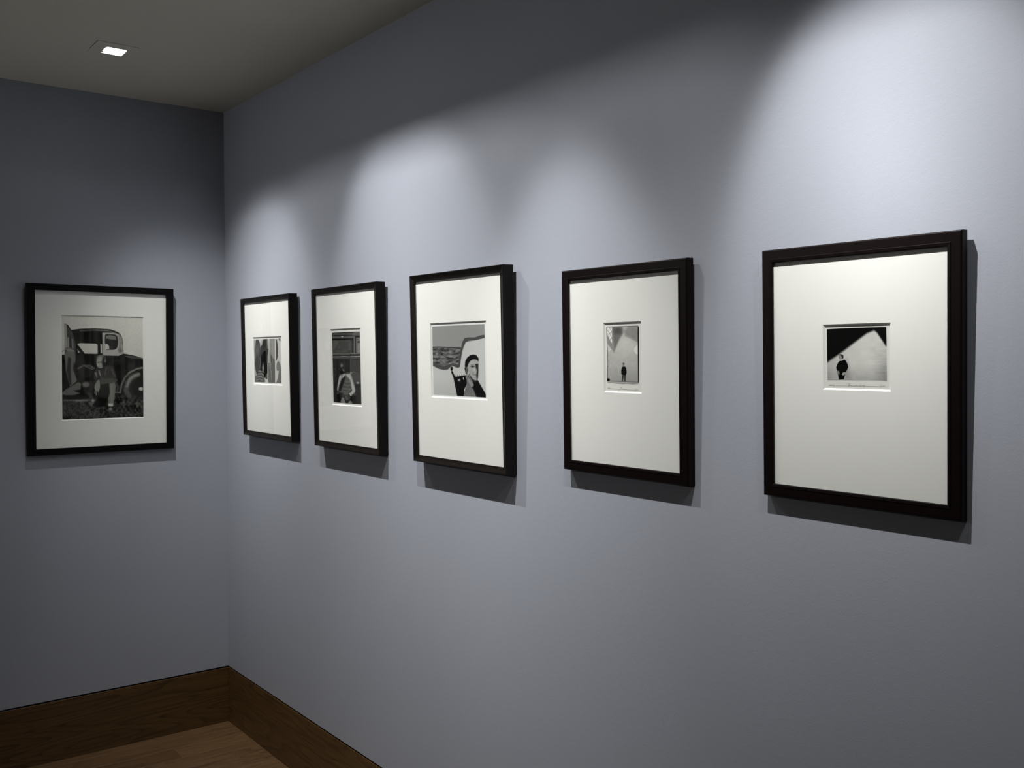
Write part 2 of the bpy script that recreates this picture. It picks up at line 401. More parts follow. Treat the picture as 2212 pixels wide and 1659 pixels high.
class Canvas:
    """tone map of a photographic print, drawn with simple shapes in its own drawing coordinates"""
    def __init__(s, corners, rect, quad, nx, ny, base, white):
        # corners: 4 drawing points TL TR BR BL of the image area; rect: same corners in frame coordinates
        A = []; B = []
        for (x, y), (u, w) in zip(corners, rect):
            A.append([u, w, 1, 0, 0, 0, -u*x, -w*x]); B.append(x)
            A.append([0, 0, 0, u, w, 1, -u*y, -w*y]); B.append(y)
        s.h = np.append(np.linalg.solve(np.array(A, float), np.array(B, float)), 1).reshape(3, 3)
        s.hi = np.linalg.inv(s.h)
        u0, u1, v0, v1 = quad
        s.U, s.V = np.meshgrid(np.linspace(u0, u1, nx), np.linspace(v0, v1, ny))
        P = s.h @ np.stack([s.U.ravel(), s.V.ravel(), np.ones(s.U.size)])
        s.X = (P[0]/P[2]).reshape(s.U.shape); s.Y = (P[1]/P[2]).reshape(s.U.shape)
        s.T = np.full(s.U.shape, float(base)); s.white = white; s.nx = nx; s.ny = ny
        s.rng = np.random.RandomState(3)
    def local(s, x, y):
        p = s.hi @ np.array([x, y, 1.0]); return p[0]/p[2], p[1]/p[2]
    def put(s, mask, tone):
        s.T = s.T*(1-mask) + tone*mask
    def smooth(s, pts, k=6):
        p = np.array(pts, float); n = len(p); out = []
        for i in range(n):
            a, b, c, d = p[(i-1) % n], p[i], p[(i+1) % n], p[(i+2) % n]
            for j in range(k):
                t = j/k
                out.append(0.5*((2*b)+(c-a)*t+(2*a-5*b+4*c-d)*t*t+(3*b-3*c+d-a)*t**3))
        return np.array(out)
    def sd(s, pts):
        p = np.array(pts, float); q = np.roll(p, -1, 0)
        dist = np.full(s.X.shape, 1e9); ins = np.zeros(s.X.shape, bool)
        for (ax, ay), (bx, by) in zip(p, q):
            ex, ey = bx-ax, by-ay; wx, wy = s.X-ax, s.Y-ay
            t = np.clip((wx*ex+wy*ey)/(ex*ex+ey*ey+1e-9), 0, 1)
            dist = np.minimum(dist, np.hypot(wx-ex*t, wy-ey*t))
            if by != ay:
                ins ^= ((ay > s.Y) != (by > s.Y)) & (s.X < ex*(s.Y-ay)/(by-ay)+ax)
        return np.where(ins, -dist, dist)
    def poly(s, pts, tone, soft=4, curve=False, op=1.0):
        if curve: pts = s.smooth(pts)
        m = np.clip(0.5 - s.sd(pts)/(2*soft), 0, 1); s.put(m*op, tone)
    def ell(s, cx, cy, rx, ry, tone, soft=4, op=1.0, rot=0):
        c, n = math.cos(math.radians(rot)), math.sin(math.radians(rot))
        dx, dy = s.X-cx, s.Y-cy; a, b = dx*c+dy*n, -dx*n+dy*c
        d = (np.hypot(a/rx, b/ry)-1)*min(rx, ry)
        s.put(np.clip(0.5-d/(2*soft), 0, 1)*op, tone)
    def line(s, pts, w, tone, soft=3, op=1.0):
        dist = np.full(s.X.shape, 1e9)
        for (ax, ay), (bx, by) in zip(pts[:-1], pts[1:]):
            ex, ey = bx-ax, by-ay; wx, wy = s.X-ax, s.Y-ay
            t = np.clip((wx*ex+wy*ey)/(ex*ex+ey*ey+1e-9), 0, 1)
            dist = np.minimum(dist, np.hypot(wx-ex*t, wy-ey*t))
        s.put(np.clip(0.5-(dist-w/2)/(2*soft), 0, 1)*op, tone)
    def noise(s, cell, amp, mask=None, cellx=None):
        cx = cellx or cell
        gx, gy = s.X/cx+50, s.Y/cell+50
        R = s.rng.rand(700, 700); ix, iy = np.floor(gx).astype(int) % 699, np.floor(gy).astype(int) % 699
        fx, fy = gx % 1, gy % 1; fx = fx*fx*(3-2*fx); fy = fy*fy*(3-2*fy)
        n = (R[iy, ix]*(1-fx)+R[iy, ix+1]*fx)*(1-fy)+(R[iy+1, ix]*(1-fx)+R[iy+1, ix+1]*fx)*fy
        d = (n-0.5)*2*amp
        s.T = s.T + (d if mask is None else d*mask)
    def box(s, x0, x1, y0, y1, soft=10):
        return np.clip((s.X-x0)/soft, 0, 1)*np.clip((x1-s.X)/soft, 0, 1)*np.clip((s.Y-y0)/soft, 0, 1)*np.clip((y1-s.Y)/soft, 0, 1)
    def mesh(s, name, z, parent, tint=(1.0, 0.985, 0.95)):
        nx, ny = s.nx, s.ny
        co = np.stack([s.U, s.V, np.full(s.U.shape, z)], -1).reshape(-1, 3)
        i = np.arange(nx*ny).reshape(ny, nx)
        fc = np.stack([i[:-1, :-1], i[:-1, 1:], i[1:, 1:], i[1:, :-1]], -1).reshape(-1, 4)
        me = bpy.data.meshes.new(name); me.vertices.add(len(co)); me.vertices.foreach_set('co', co.ravel())
        me.loops.add(fc.size); me.loops.foreach_set('vertex_index', fc.ravel())
        me.polygons.add(len(fc)); me.polygons.foreach_set('loop_start', np.arange(0, fc.size, 4))
        me.update(calc_edges=True)
        g = np.clip(lin(s.T)/lin(s.white)*0.79 - 0.006, 0.003, 1)
        c = np.stack([g*tint[0], g*tint[1], g*tint[2], np.ones_like(g)], -1).astype(np.float32)
        at = me.color_attributes.new('tone', 'FLOAT_COLOR', 'POINT'); at.data.foreach_set('color', c.ravel())
        me.materials.append(M_PRINT)
        o = bpy.data.objects.new(name, me); COL.objects.link(o); o.parent = parent
        return o

def ribbon(canvas, strokes, w, z, parent, name='handwriting'):
    v, f = [], []
    for st in strokes:
        pts = [Vector(canvas.local(*p)) for p in st]
        for a, b in zip(pts[:-1], pts[1:]):
            d = (b-a)
            if d.length < 1e-7: continue
            d.normalize(); n = Vector((-d.y, d.x))*w/2; k = len(v)
            for p in (a-n-d*w*0.3, b-n+d*w*0.3, b+n+d*w*0.3, a+n-d*w*0.3): v.append((p.x, p.y, z))
            f.append((k, k+1, k+2, k+3))
    return make(name, v, f, M_INK, parent)

def make_frame(wall, P0, lean, W_, H_, depth, prof, fm, D, win, label, w_open, sx=1.0, sy=1.0, group=None):
    if wall == 'right':
        vv = Vector((-lean, 0, math.sqrt(H_*H_-lean*lean))).normalized(); uu = Vector((0, -1, 0))
    else:
        vv = Vector((0, -lean, math.sqrt(H_*H_-lean*lean))).normalized(); uu = Vector((1, 0, 0))
    nn = uu.cross(vv)
    mw = Matrix(((uu.x, vv.x, nn.x, P0[0]), (uu.y, vv.y, nn.y, P0[1]), (uu.z, vv.z, nn.z, P0[2]), (0, 0, 0, 1)))
    # empty sits at the middle of the bottom edge; parts are given from the bottom left corner
    r = empty('picture_frame', mw @ Matrix.Translation((W_/2, 0, 0)), label, 'picture', group)
    off = Matrix.Translation((-W_/2, 0, 0))
    parts = [rail('rail', prof, W_, H_, k, fm, r, sx, sy) for k in range(4)]
    # mat board with a bevelled window
    x0, x1, y0, y1 = win; t = 0.003; e = 0.006
    ring = lambda a, b, c, d, z: [(a, c, z), (b, c, z), (b, d, z), (a, d, z)]
    ou = ring(e, W_-e, e, H_-e, -D)
    v = ou + ring(x0, x1, y0, y1, -D) + ring(x0+t, x1-t, y0+t, y1-t, -D-t) + ring(e, W_-e, e, H_-e, -D-t)
    f, mi = [], []
    for k, s_ in ((0, 0), (4, 1), (8, 0)):
        for i in range(4):
            j = (i+1) % 4; f.append((k+i, k+j, k+4+j, k+4+i)); mi.append(s_)
    for i in range(4):
        j = (i+1) % 4; f.append((i, 12+i, 12+j, j)); mi.append(0)
    parts.append(make('mat_board', v, f, [M_MAT, M_BEVEL], r, mi))
    v, f = [], []; box(v, f, e, W_-e, e, H_-e, -depth+0.0015, -D-t-0.0012)
    parts.append(make('backing_board', v, f, M_BACK, r))
    v, f = [], []; zg = -D+0.0010; box(v, f, w_open*sx-0.003, W_-w_open*sx+0.003, w_open*sy-0.003, H_-w_open*sy+0.003, zg, zg+0.0016)
    parts.append(make('glass', v, f, M_GLASS, r))
    for p in parts: p.matrix_local = off
    r['_off'] = 0; del r['_off']
    return r, off

def prof_scoop(depth, D):
    # thin raised outer lip scooping down towards the picture
    w = 0.019
    pts = [(0, -depth), (0, -0.0012), (0.0008, -0.0002), (0.0024, 0.0)]
    for i in range(1, 7):
        a = i/6; pts.append((0.0024+(w-0.0024)*a, -0.0053*(math.sin(a*math.pi/2))**1.15))
    pts += [(w, -D+0.0026), (0.007, -D+0.0026), (0.0055, -depth)]
    return pts
def prof_bead(depth, D):
    w = 0.0247; R = 0.0035; pts = [(0, -depth)]
    for i in range(6):
        a = i/5*math.pi/2; pts.append((R-R*math.cos(a), -R+R*math.sin(a)-0.0009))
    pts += [(0.0180, -0.0009), (0.0184, -0.0002), (0.0189, 0.0), (0.0236, -0.0004), (w, -0.0014), (w, -D+0.0026), (0.007, -D+0.0026), (0.0055, -depth)]
    return pts
def prof_flat(depth, D, w=0.0275):
    return [(0, -depth), (0, -0.0008), (0.0008, 0), (w-0.0008, 0), (w, -0.0008), (w, -D+0.0026), (0.007, -D+0.0026), (0.0055, -depth)]

# ---- the picture on the left wall
r, off = make_frame('left', (-0.778, -0.021, 1.1905), 0.011, 0.5490, 0.6535, 0.0205, prof_flat(0.0205, 0.010), M_FBLACK, 0.010,
    (0.1217, 0.4330, 0.1305, 0.5365), 'large black framed photograph of a seated figure by an old car', 0.0275, sx=1.07, sy=0.90)
q = (0.118, 0.437, 0.127, 0.540)
c = Canvas([(38,40),(1275,70),(1275,1570),(45,1615)], [(0.1217,0.5360),(0.4330,0.5360),(0.4285,0.1305),(0.1200,0.1305)], q, 250, 320, 146, 158)
c.T = 150 - 12*np.clip((c.Y-100)/900, 0, 1) + 0*c.X
c.poly([(30,632),(600,628),(980,612),(1100,632),(1200,660),(1300,695),(1300,1300),(30,1300)], 24, 3)
c.noise(90, 6, c.box(30,1300,640,1250,20))
# cab
c.poly([(195,262),(330,244),(560,238),(780,252),(880,288),(925,318),(960,390),(980,640),(560,640),(250,640),(215,470)], 18, 4)
c.line([(330,272),(560,262),(760,276),(860,310)], 22, 74, 9, 0.8); c.line([(560,262),(740,272)], 14, 105, 7, 0.6)
c.poly([(660,300),(820,302),(905,320),(950,380),(968,520),(978,612),(905,645),(668,640)], 122, 5)
c.poly([(895,330),(945,350),(965,470),(930,560),(905,500)], 92, 16, op=0.7); c.ell(930,565,34,40,75,16,0.8)
c.poly([(700,345),(760,325),(850,332),(885,370),(888,500),(850,550),(770,556),(712,540)], 34, 5, True)
c.poly([(715,350),(770,338),(862,356),(868,408),(790,402),(716,386)], 86, 5)
c.poly([(700,470),(740,470),(762,500),(764,550),(706,552)], 140, 5)
c.poly([(288,470),(330,456),(560,464),(590,480),(592,612),(560,616),(400,612)], 142, 4, False)
c.line([(268,500),(390,640)], 26, 18, 4); c.poly([(284,540),(330,596),(300,604)], 118, 5)
c.poly([(632,468),(658,476),(660,608),(636,606)], 132, 4)
# open door with coat
c.poly([(95,165),(140,180),(215,290),(262,480),(270,640),(240,700),(100,640),(100,400)], 52, 6)
c.poly([(98,170),(128,185),(140,520),(100,540)], 112, 5); c.line([(150,380),(152,520)], 20, 108, 5); c.line([(185,340),(190,520)], 12, 30, 4)
c.line([(212,400),(222,530)], 20, 88, 6); c.line([(142,190),(200,280)], 14, 20, 3)
c.poly([(95,620),(160,520),(240,560),(262,700),(232,860),(285,1020),(180,1112),(118,880)], 80, 7)
c.poly([(150,660),(195,680),(190,880),(200,1080),(168,1080),(130,880)], 44, 9); c.poly([(232,740),(255,800),(262,930),(225,860)], 34, 8)
c.line([(45,590),(120,545),(235,575)], 14, 104, 6); c.ell(170,560,40,26,98,10,0.7)
c.poly([(44,1218),(110,1150),(190,1105),(300,1040),(345,1060),(335,1150),(225,1165),(330,1205),(240,1232),(120,1236)], 76, 7)
# mud guard and wheel
c.line([(930,1190),(950,1080),(1000,970),(1080,885),(1180,838),(1290,818)], 26, 72, 9); c.line([(1050,905),(1180,842),(1290,822)], 10, 100, 6)
c.line([(1150,1330),(1060,1262),(1018,1160),(1040,1050),(1100,970),(1190,930)], 74, 58, 13)
c.line([(1030,1100),(1070,1000),(1130,948),(1210,918)], 34, 104, 14, 0.8)
c.ell(1240,1150,118,160,17,9); c.ell(1240,1140,34,28,124,6); c.ell(1232,1132,12,10,155,5)
c.line([(1040,664),(1180,690)], 8, 96, 5, 0.7); c.line([(860,1192),(935,1196)], 18, 92, 6)
c.line([(1010,652),(1150,664),(1270,695)], 12, 84, 5, 0.8)
# grass
g = np.clip((c.Y-1225-40*np.sin(c.X/190))/90, 0, 1); c.T = c.T*(1-g)+34*g
c.noise(34, 20, g); c.noise(14, 12, g); c.noise(120, 10, g*(c.X < 620))
c.ell(250,1440,230,90,52,60,0.6); c.noise(20, 12, g)
# bag, figure (plain, anonymous)
c.ell(425,880,118,95,30,14); c.line([(300,835),(380,790),(470,792),(535,830)], 26, 66, 10); c.line([(400,800),(520,850)], 10, 84, 6)
c.poly([(560,860),(640,815),(780,785),(830,830),(868,930),(885,1010),(845,1055),(700,1068),(620,1060),(560,1040),(525,960)], 38, 8, True)
c.poly([(640,960),(700,985),(850,985),(880,1030),(700,1066),(650,1064)], 52, 8, True); c.line([(800,850),(850,950)], 16, 60, 9); c.line([(720,830),(700,940)], 12, 60, 9)
c.line([(560,905),(590,960)], 30, 84, 9); c.line([(612,870),(635,940)], 18, 92, 6); c.line([(590,925),(598,1000)], 14, 26, 6)
c.poly([(598,812),(690,785),(700,835),(640,850)], 26, 7)
c.ell(642,705,74,76,66,7); c.ell(640,668,52,30,96,16,0.7); c.ell(632,752,58,84,108,8); c.ell(682,742,26,86,34,10); c.ell(706,720,10,24,84,5)
c.ell(604,744,17,8,52,7); c.ell(647,741,18,8,46,7); c.line([(622,748),(616,784)], 10, 82, 5, 0.7); c.line([(610,805),(642,803)], 7, 66, 5); c.ell(612,776,20,18,124,12,0.6); c.ell(630,838,34,10,30,8)
c.poly([(360,1050),(430,1030),(540,1030),(560,1080),(490,1180),(470,1240),(400,1200)], 36, 8, True); c.ell(418,1075,52,38,84,12)
c.poly([(430,1190),(500,1200),(540,1320),(500,1340)], 46, 8); c.ell(522,1316,22,22,104,8); c.poly([(450,1340),(540,1330),(560,1370),(480,1390)], 70, 8)
c.poly([(600,1080),(760,1060),(770,1250),(700,1400),(580,1420),(520,1380),(600,1280)], 16, 10)
c.poly([(765,1060),(850,1040),(866,1100),(850,1240),(830,1370),(756,1365),(748,1290),(775,1200)], 82, 8); c.line([(800,1080),(805,1340)], 14, 100, 10, 0.7)
c.poly([(752,1360),(828,1358),(824,1402),(752,1398)], 136, 5); c.ell(782,1450,34,36,60,8); c.ell(784,1444,18,14,112,6)
c.poly([(560,1060),(610,1000),(628,1060),(622,1150),(580,1165),(545,1130)], 92, 6, True)
c.line([(560,1140),(552,1205)], 13, 108, 4); c.line([(580,1150),(570,1228)], 13, 100, 4); c.line([(605,1140),(600,1185)], 13, 96, 4)
c.line([(870,1060),(900,1120),(880,1180)], 30, 52, 10)
c.noise(9, 5)
c.mesh('photograph', -0.010-0.0031, r, (1.0, 0.975, 0.90)).matrix_local = off

# ---- right wall, three deep brown-black frames with scooped rails
LS = 'narrow brown black frame with a scooped rail; '
def scoop_frame(P0, lean, W_, H_, depth, win, label):
    return make_frame('right', P0, lean, W_, H_, depth-0.0005, prof_scoop(depth-0.0005, 0.010), M_FBROWN, 0.010, win, label, 0.019,
                      group='deep brown black frames on the long wall')
r, off = scoop_frame((-0.0331, -0.2696, 1.2533), 0.0085, 0.4565, 0.5444, 0.0331, (0.0918, 0.3623, 0.2052, 0.3897),
    'brown black framed photograph of rounded grey shapes, nearest the room corner')
c = Canvas([(110,180),(910,155),(940,1500),(135,1455)], [(0.0948,0.3812),(0.3480,0.3812),(0.3480,0.2126),(0.0948,0.2126)], (0.088,0.366,0.201,0.393), 150, 170, 214, 216)
m = c.box(112,938,0,1600,3); top = 180-(c.X-110)*0.031; bot = 1455+(c.X-135)*0.056
inside = np.clip((c.Y-top)/4, 0, 1)*np.clip((bot-c.Y)/4, 0, 1)*np.clip((c.X-(108+(c.Y-180)*0.02))/4, 0, 1)*np.clip(((911+(c.Y-155)*0.022)-c.X)/4, 0, 1)
paper = c.T.copy(); c.T = 178+0*c.X
c.poly([(110,180),(165,200),(160,700),(150,900),(165,1090),(200,1290),(150,1430),(120,1200)], 150, 10)
c.poly([(210,172),(258,196),(298,300),(306,430),(330,380),(372,320),(400,170),(520,170),(545,300),(560,460),(545,560),(530,700),(520,1180),(450,1330),(300,1120),(262,1180),(208,1270),(165,1090),(142,900),(162,720),(150,500),(168,300),(176,200)], 58, 7)
c.ell(220,500,60,170,104,60,0.8); c.ell(215,880,50,180,52,40,0.6); c.ell(425,300,60,120,44,40,0.7)
c.poly([(330,690),(370,560),(440,505),(475,540),(480,800),(430,930),(330,930),(318,800)], 22, 12, True)
c.poly([(290,1060),(320,880),(500,880),(520,1190),(430,1340),(360,1180)], 26, 10)
c.line([(352,600),(400,535),(465,500)], 16, 96, 10, 0.7); c.line([(300,720),(318,860),(290,1040)], 12, 130, 6); c.ell(388,1030,22,115,150,14)
c.poly([(150,1290),(262,1190),(275,1080),(400,1200),(440,1400),(450,1470),(150,1460)], 92, 8)
for k in range(8): c.line([(190+8*k,1440-45*k),(270+14*k,1395-38*k),(360+10*k,1440-38*k)], 13, 172 if k % 2 else 40, 5, 0.75)
c.line([(500,200),(512,420),(545,480)], 20, 92, 8); c.poly([(520,175),(590,300),(588,470),(540,450)], 160, 8, True)
c.poly([(590,160),(740,160),(745,860),(740,1480),(640,1480),(615,900),(600,640)], 128, 8)
c.poly([(610,680),(640,630),(672,690),(690,760),(716,740),(745,850),(765,1485),(640,1480),(612,900)], 84, 10)
c.poly([(540,880),(600,880),(640,1100),(660,1480),(545,1480)], 100, 10); c.poly([(560,500),(600,500),(600,870),(540,860)], 142, 14)
c.line([(580,920),(600,1040),(640,1180),(652,1470)], 12, 150, 6); c.line([(600,820),(632,920),(622,1040)], 12, 158, 6, 0.8); c.line([(530,640),(530,1180)], 10, 160, 6)
c.poly([(440,1330),(500,1190),(520,1180),(520,1370),(480,1370)], 84, 6); c.poly([(450,1370),(535,1370),(540,1480),(470,1480)], 188, 6)
c.poly([(745,160),(762,160),(780,830),(770,1480),(750,1480)], 186, 5)
c.poly([(770,180),(800,180),(826,330),(836,560),(828,700),(800,800),(775,830)], 52, 6)
c.poly([(785,1000),(800,890),(835,815),(880,860),(915,960),(925,1120),(800,1118)], 104, 7); c.poly([(860,1130),(940,960),(950,1500),(780,1495),(830,1340)], 96, 8)
c.poly([(850,155),(905,155),(908,235),(880,225)], 60, 8)
c.noise(14, 4); c.T = paper*(1-inside)+c.T*inside
c.line([(135,1482),(940,1524)], 5, 178, 4); 
c.mesh('photograph', -0.0131, r).matrix_local = off

r, off = scoop_frame((-0.0340, -0.9137, 1.2553), 0.0102, 0.4539, 0.5442, 0.0340, (0.1200, 0.3324, 0.1467, 0.4033),
    'brown black framed tall photograph of a seated figure below timber panels')
c = Canvas([(110,160),(648,140),(680,1560),(135,1518)], [(0.1262,0.3925),(0.3228,0.3925),(0.3228,0.1542),(0.1262,0.1542)], (0.116,0.336,0.143,0.407), 140, 260, 206, 210)
paper = c.T.copy(); inside = np.clip((c.X-(110+(c.Y-160)*0.0184))/4, 0, 1)*np.clip(((648+(c.Y-140)*0.0225)-c.X)/4, 0, 1)*np.clip((c.Y-(164-(c.X-110)*0.037))/4, 0, 1)*np.clip(((1518+(c.X-135)*0.077)-c.Y)/4, 0, 1)
c.T = 62+0*c.X
c.line([(100,172),(300,165),(400,180),(660,150)], 18, 22, 6); c.line([(400,150),(470,138),(560,165),(650,150)], 8, 170, 4); c.line([(110,190),(500,185)], 26, 76, 8); c.line([(110,222),(480,220)], 12, 30, 6)
c.poly([(110,235),(540,235),(540,275),(110,275)], 84, 6); c.poly([(500,170),(650,170),(650,215),(500,215)], 86, 6); c.ell(308,240,18,9,190,5)
c.poly([(110,275),(525,275),(525,305),(110,310)], 24, 8); c.poly([(110,305),(525,305),(530,565),(115,568)], 70, 8); c.noise(40, 7, c.box(115,525,305,560))
c.poly([(490,300),(530,300),(530,565),(490,565)], 46, 10); c.poly([(530,230),(556,230),(558,565),(532,565)], 100, 5); c.poly([(556,230),(650,230),(650,262),(575,262),(575,565),(556,565)], 34, 5)
c.poly([(576,265),(650,265),(650,330),(606,335),(606,560),(576,560)], 104, 5); c.poly([(606,360),(650,360),(652,560),(606,560)], 118, 5); c.poly([(602,335),(650,330),(650,362),(602,362)], 40, 5); c.ell(600,292,8,8,30,4)
c.poly([(110,568),(655,562),(658,632),(115,640)], 44, 5); c.line([(115,575),(250,572),(330,578),(480,570),(655,566)], 8, 150, 4); c.line([(115,628),(220,630),(330,626),(430,630),(660,622)], 10, 196, 4); c.line([(115,600),(655,596)], 14, 60, 6)
c.poly([(120,640),(660,634),(660,668),(120,672)], 70, 8); c.poly([(120,672),(665,668),(680,1570),(130,1520)], 44, 6)
c.line([(215,680),(215,1150)], 10, 22, 6); c.poly([(455,680),(475,680),(478,940),(460,940)], 78, 5); c.poly([(475,690),(655,690),(660,950),(480,950)], 58, 10)
c.line([(400,930),(470,945),(540,930),(640,965)], 10, 110, 8, 0.8); c.ell(478,942,16,12,140,8); c.line([(145,850),(190,890)], 8, 82, 5)
c.poly([(500,960),(665,960),(668,1150),(530,1150)], 68, 12); c.poly([(525,1155),(675,1150),(680,1570),(560,1560)], 42, 8); c.poly([(584,1118),(632,1118),(632,1154),(584,1154)], 150, 5); c.line([(596,1138),(620,1138)], 6, 80, 3)
c.poly([(135,1145),(215,1130),(210,1520),(135,1520)], 38, 8); c.ell(222,1345,22,24,70,8); c.ell(556,1372,24,30,70,8); c.poly([(205,1360),(250,1340),(280,1520),(205,1520)], 18, 8); c.poly([(470,1400),(575,1380),(575,1555),(470,1550)], 20, 8)
# figure (plain, anonymous)
c.poly([(255,1000),(320,950),(480,950),(510,1040),(545,1180),(565,1290),(540,1340),(470,1390),(440,1345),(500,1290),(480,1220),(470,1300),(380,1330),(300,1330),(215,1300),(205,1230),(230,1130)], 104, 8)
c.poly([(370,970),(460,960),(500,1080),(540,1210),(560,1280),(540,1330),(470,1385),(445,1345),(498,1290),(470,1150),(440,1050)], 168, 9, op=0.9)
c.poly([(250,1010),(290,970),(300,1080),(245,1170),(225,1290),(208,1260),(225,1130)], 156, 8)
c.poly([(310,1040),(350,980),(460,1080),(485,1240),(400,1300),(300,1320),(270,1240)], 86, 14)
for k in range(6): c.line([(330,1095+38*k),(400,1120+34*k),(470,1110+36*k)], 9, 54 if k % 2 else 124, 7, 0.7)
c.poly([(290,1060),(360,980),(370,1040),(310,1200),(280,1300),(230,1300),(250,1200)], 36, 12)
c.poly([(320,965),(358,955),(365,990),(320,1040),(300,1040)], 150, 6)
c.ell(322,850,54,106,40,8); c.ell(346,812,24,70,60,14,0.6); c.ell(298,798,20,36,122,14); c.ell(318,838,22,9,22,6); c.ell(330,896,14,22,112,9); c.line([(312,850),(318,882)], 8, 84, 5); c.ell(300,925,28,34,20,10)
c.poly([(300,1330),(400,1310),(470,1370),(460,1450),(400,1480),(340,1460),(300,1400)], 62, 9); c.ell(385,1340,58,34,92,14); c.line([(375,1400),(400,1470)], 9, 120, 5); c.line([(398,1395),(418,1460)], 8, 104, 5)
c.poly([(270,1520),(300,1420),(340,1430),(370,1540)], 122, 8); c.ell(462,1530,38,44,118, 8); c.line([(450,1345),(480,1388)], 16, 190, 5)
c.noise(12, 4); c.T = paper*(1-inside)+c.T*inside
c.mesh('photograph', -0.0131, r).matrix_local = off

r, off = scoop_frame((-0.0347, -1.5729, 1.2555), 0.0119, 0.4586, 0.5468, 0.0347, (0.0907, 0.3667, 0.1917, 0.4054),
    'brown black framed photograph of a head in dark cap beside wavy bands')
c = Canvas([(125,180),(1167,130),(1195,1605),(145,1555)], [(0.0972,0.3969),(0.3564,0.3969),(0.3564,0.1980),(0.0972,0.1980)], (0.087,0.371,0.187,0.410), 220, 260, 226, 228)
paper = c.T.copy(); inside = np.clip((c.X-(125+(c.Y-180)*0.0145))/4, 0, 1)*np.clip(((1167+(c.Y-130)*0.019)-c.X)/4, 0, 1)*np.clip((c.Y-(186-(c.X-125)*0.048))/4, 0, 1)*np.clip(((1550+(c.X-145)*0.0476)-c.Y)/4, 0, 1)
c.T = 144+0*c.X
c.poly([(120,960),(260,1030),(400,1048),(510,960),(660,1000),(690,860),(740,640),(800,500),(960,460),(1190,405),(1220,1640),(120,1640)], 192, 5)
c.T = c.T - 14*np.clip((c.Y-1200)/400, 0, 1)*(c.X < 620)
c.poly([(125,600),(240,588),(420,600),(700,612),(700,760),(670,920),(500,900),(400,960),(260,950),(125,900)], 96, 4)
w = c.box(128,690,606,930,14); c.noise(46, 34, w, 80); c.noise(24, 36, w, 44); c.noise(12, 20, w, 20)
for k in range(7):
    y = 640+44*k; c.line([(135,y),(210,y+26),(290,y-14),(370,y+24),(470,y-4),(560,y+26),(680,y-30)], 9, 160 if k % 2 else 40, 6, 0.5)
c.line([(128,598),(250,588),(430,602),(700,610)], 13, 44, 4)
c.poly([(125,890),(250,945),(380,965),(470,930),(540,905),(640,940),(672,760),(700,620),(725,500),(770,415),(850,402),(980,402),(1080,362),(1150,350),(1185,365),(1185,405),(1060,440),(970,462),(860,466),(790,500),(745,600),(715,720),(695,860),(680,980),(650,1010),(600,1000),(520,962),(440,1040),(370,1052),(260,1032),(125,962)], 76, 4)
# chair back
c.line([(520,1090),(562,1190),(640,1570)], 36, 26, 4); c.ell(512,1025,24,44,26,4); c.poly([(560,1190),(810,1150),(820,1320),(760,1440),(780,1590),(640,1570)], 20, 4)
for k in range(5): c.line([(590+42*k,1195-7*k),(586+44*k,1160-7*k)], 10, 26, 3)
for x, y in ((632,1232),(660,1230),(735,1198),(790,1180)): c.poly([(x,y),(x+20,y-4),(x+26,y+42),(x+8,y+48)], 196, 3)
# figure with beret (plain, anonymous)
c.poly([(800,1180),(860,1130),(1030,1250),(1075,1330),(1190,1530),(1200,1620),(740,1600),(780,1440),(815,1300)], 110, 6)
c.noise(30, 12, c.box(770,1000,1200,1600), 10)
c.poly([(950,1250),(1030,1250),(1075,1330),(1190,1530),(1200,1620),(1010,1600),(940,1420),(905,1390)], 24, 9); c.line([(830,1150),(900,1300),(980,1480),(1020,1600)], 12, 40, 6); c.poly([(830,1170),(950,1330),(950,1370),(900,1390),(830,1270)], 136, 7)
c.poly([(840,900),(900,850),(980,830),(1030,850),(1046,930),(1040,1060),(1036,1180),(1024,1240),(985,1262),(940,1235),(895,1170),(850,1110),(832,1000)], 164, 7, True)
c.poly([(985,930),(1042,925),(1042,1080),(1036,1200),(1022,1245),(1000,1200),(1006,1110),(1018,1050),(996,1010)], 40, 9); c.ell(900,900,50,34,180,24,0.6); c.ell(905,1090,40,70,150,26,0.7)
c.ell(930,978,36,20,58,10); c.ell(938,982,10,7,22,4); c.line([(898,948),(960,936)], 10, 110, 6); c.line([(980,960),(1000,1060),(970,1078)], 12, 112, 7); c.ell(975,1050,22,34,184,10,0.7)
c.line([(955,1142),(1012,1148)], 9, 50, 5); c.line([(940,1095),(936,1150)], 9, 92, 7); c.ell(975,1200,40,22,150,12,0.6); c.poly([(860,1130),(930,1230),(985,1262),(1010,1250),(1000,1300),(930,1290)], 44, 12)
c.poly([(775,985),(782,880),(820,805),(885,752),(950,738),(1010,760),(1046,815),(1050,880),(1030,862),(1000,842),(930,840),(880,872),(845,930),(826,990),(800,1012)], 26, 6); c.poly([(768,1008),(800,998),(826,1050),(818,1145),(792,1120)], 36, 6); c.ell(822,1060,20,58,120,8); c.ell(824,1056,9,36,60,8); c.ell(846,1138,14,20,150,6)
c.noise(10, 3); c.T = paper*(1-inside)+c.T*inside
c.mesh('photograph', -0.0131, r, (0.99, 1.0, 0.985)).matrix_local = off

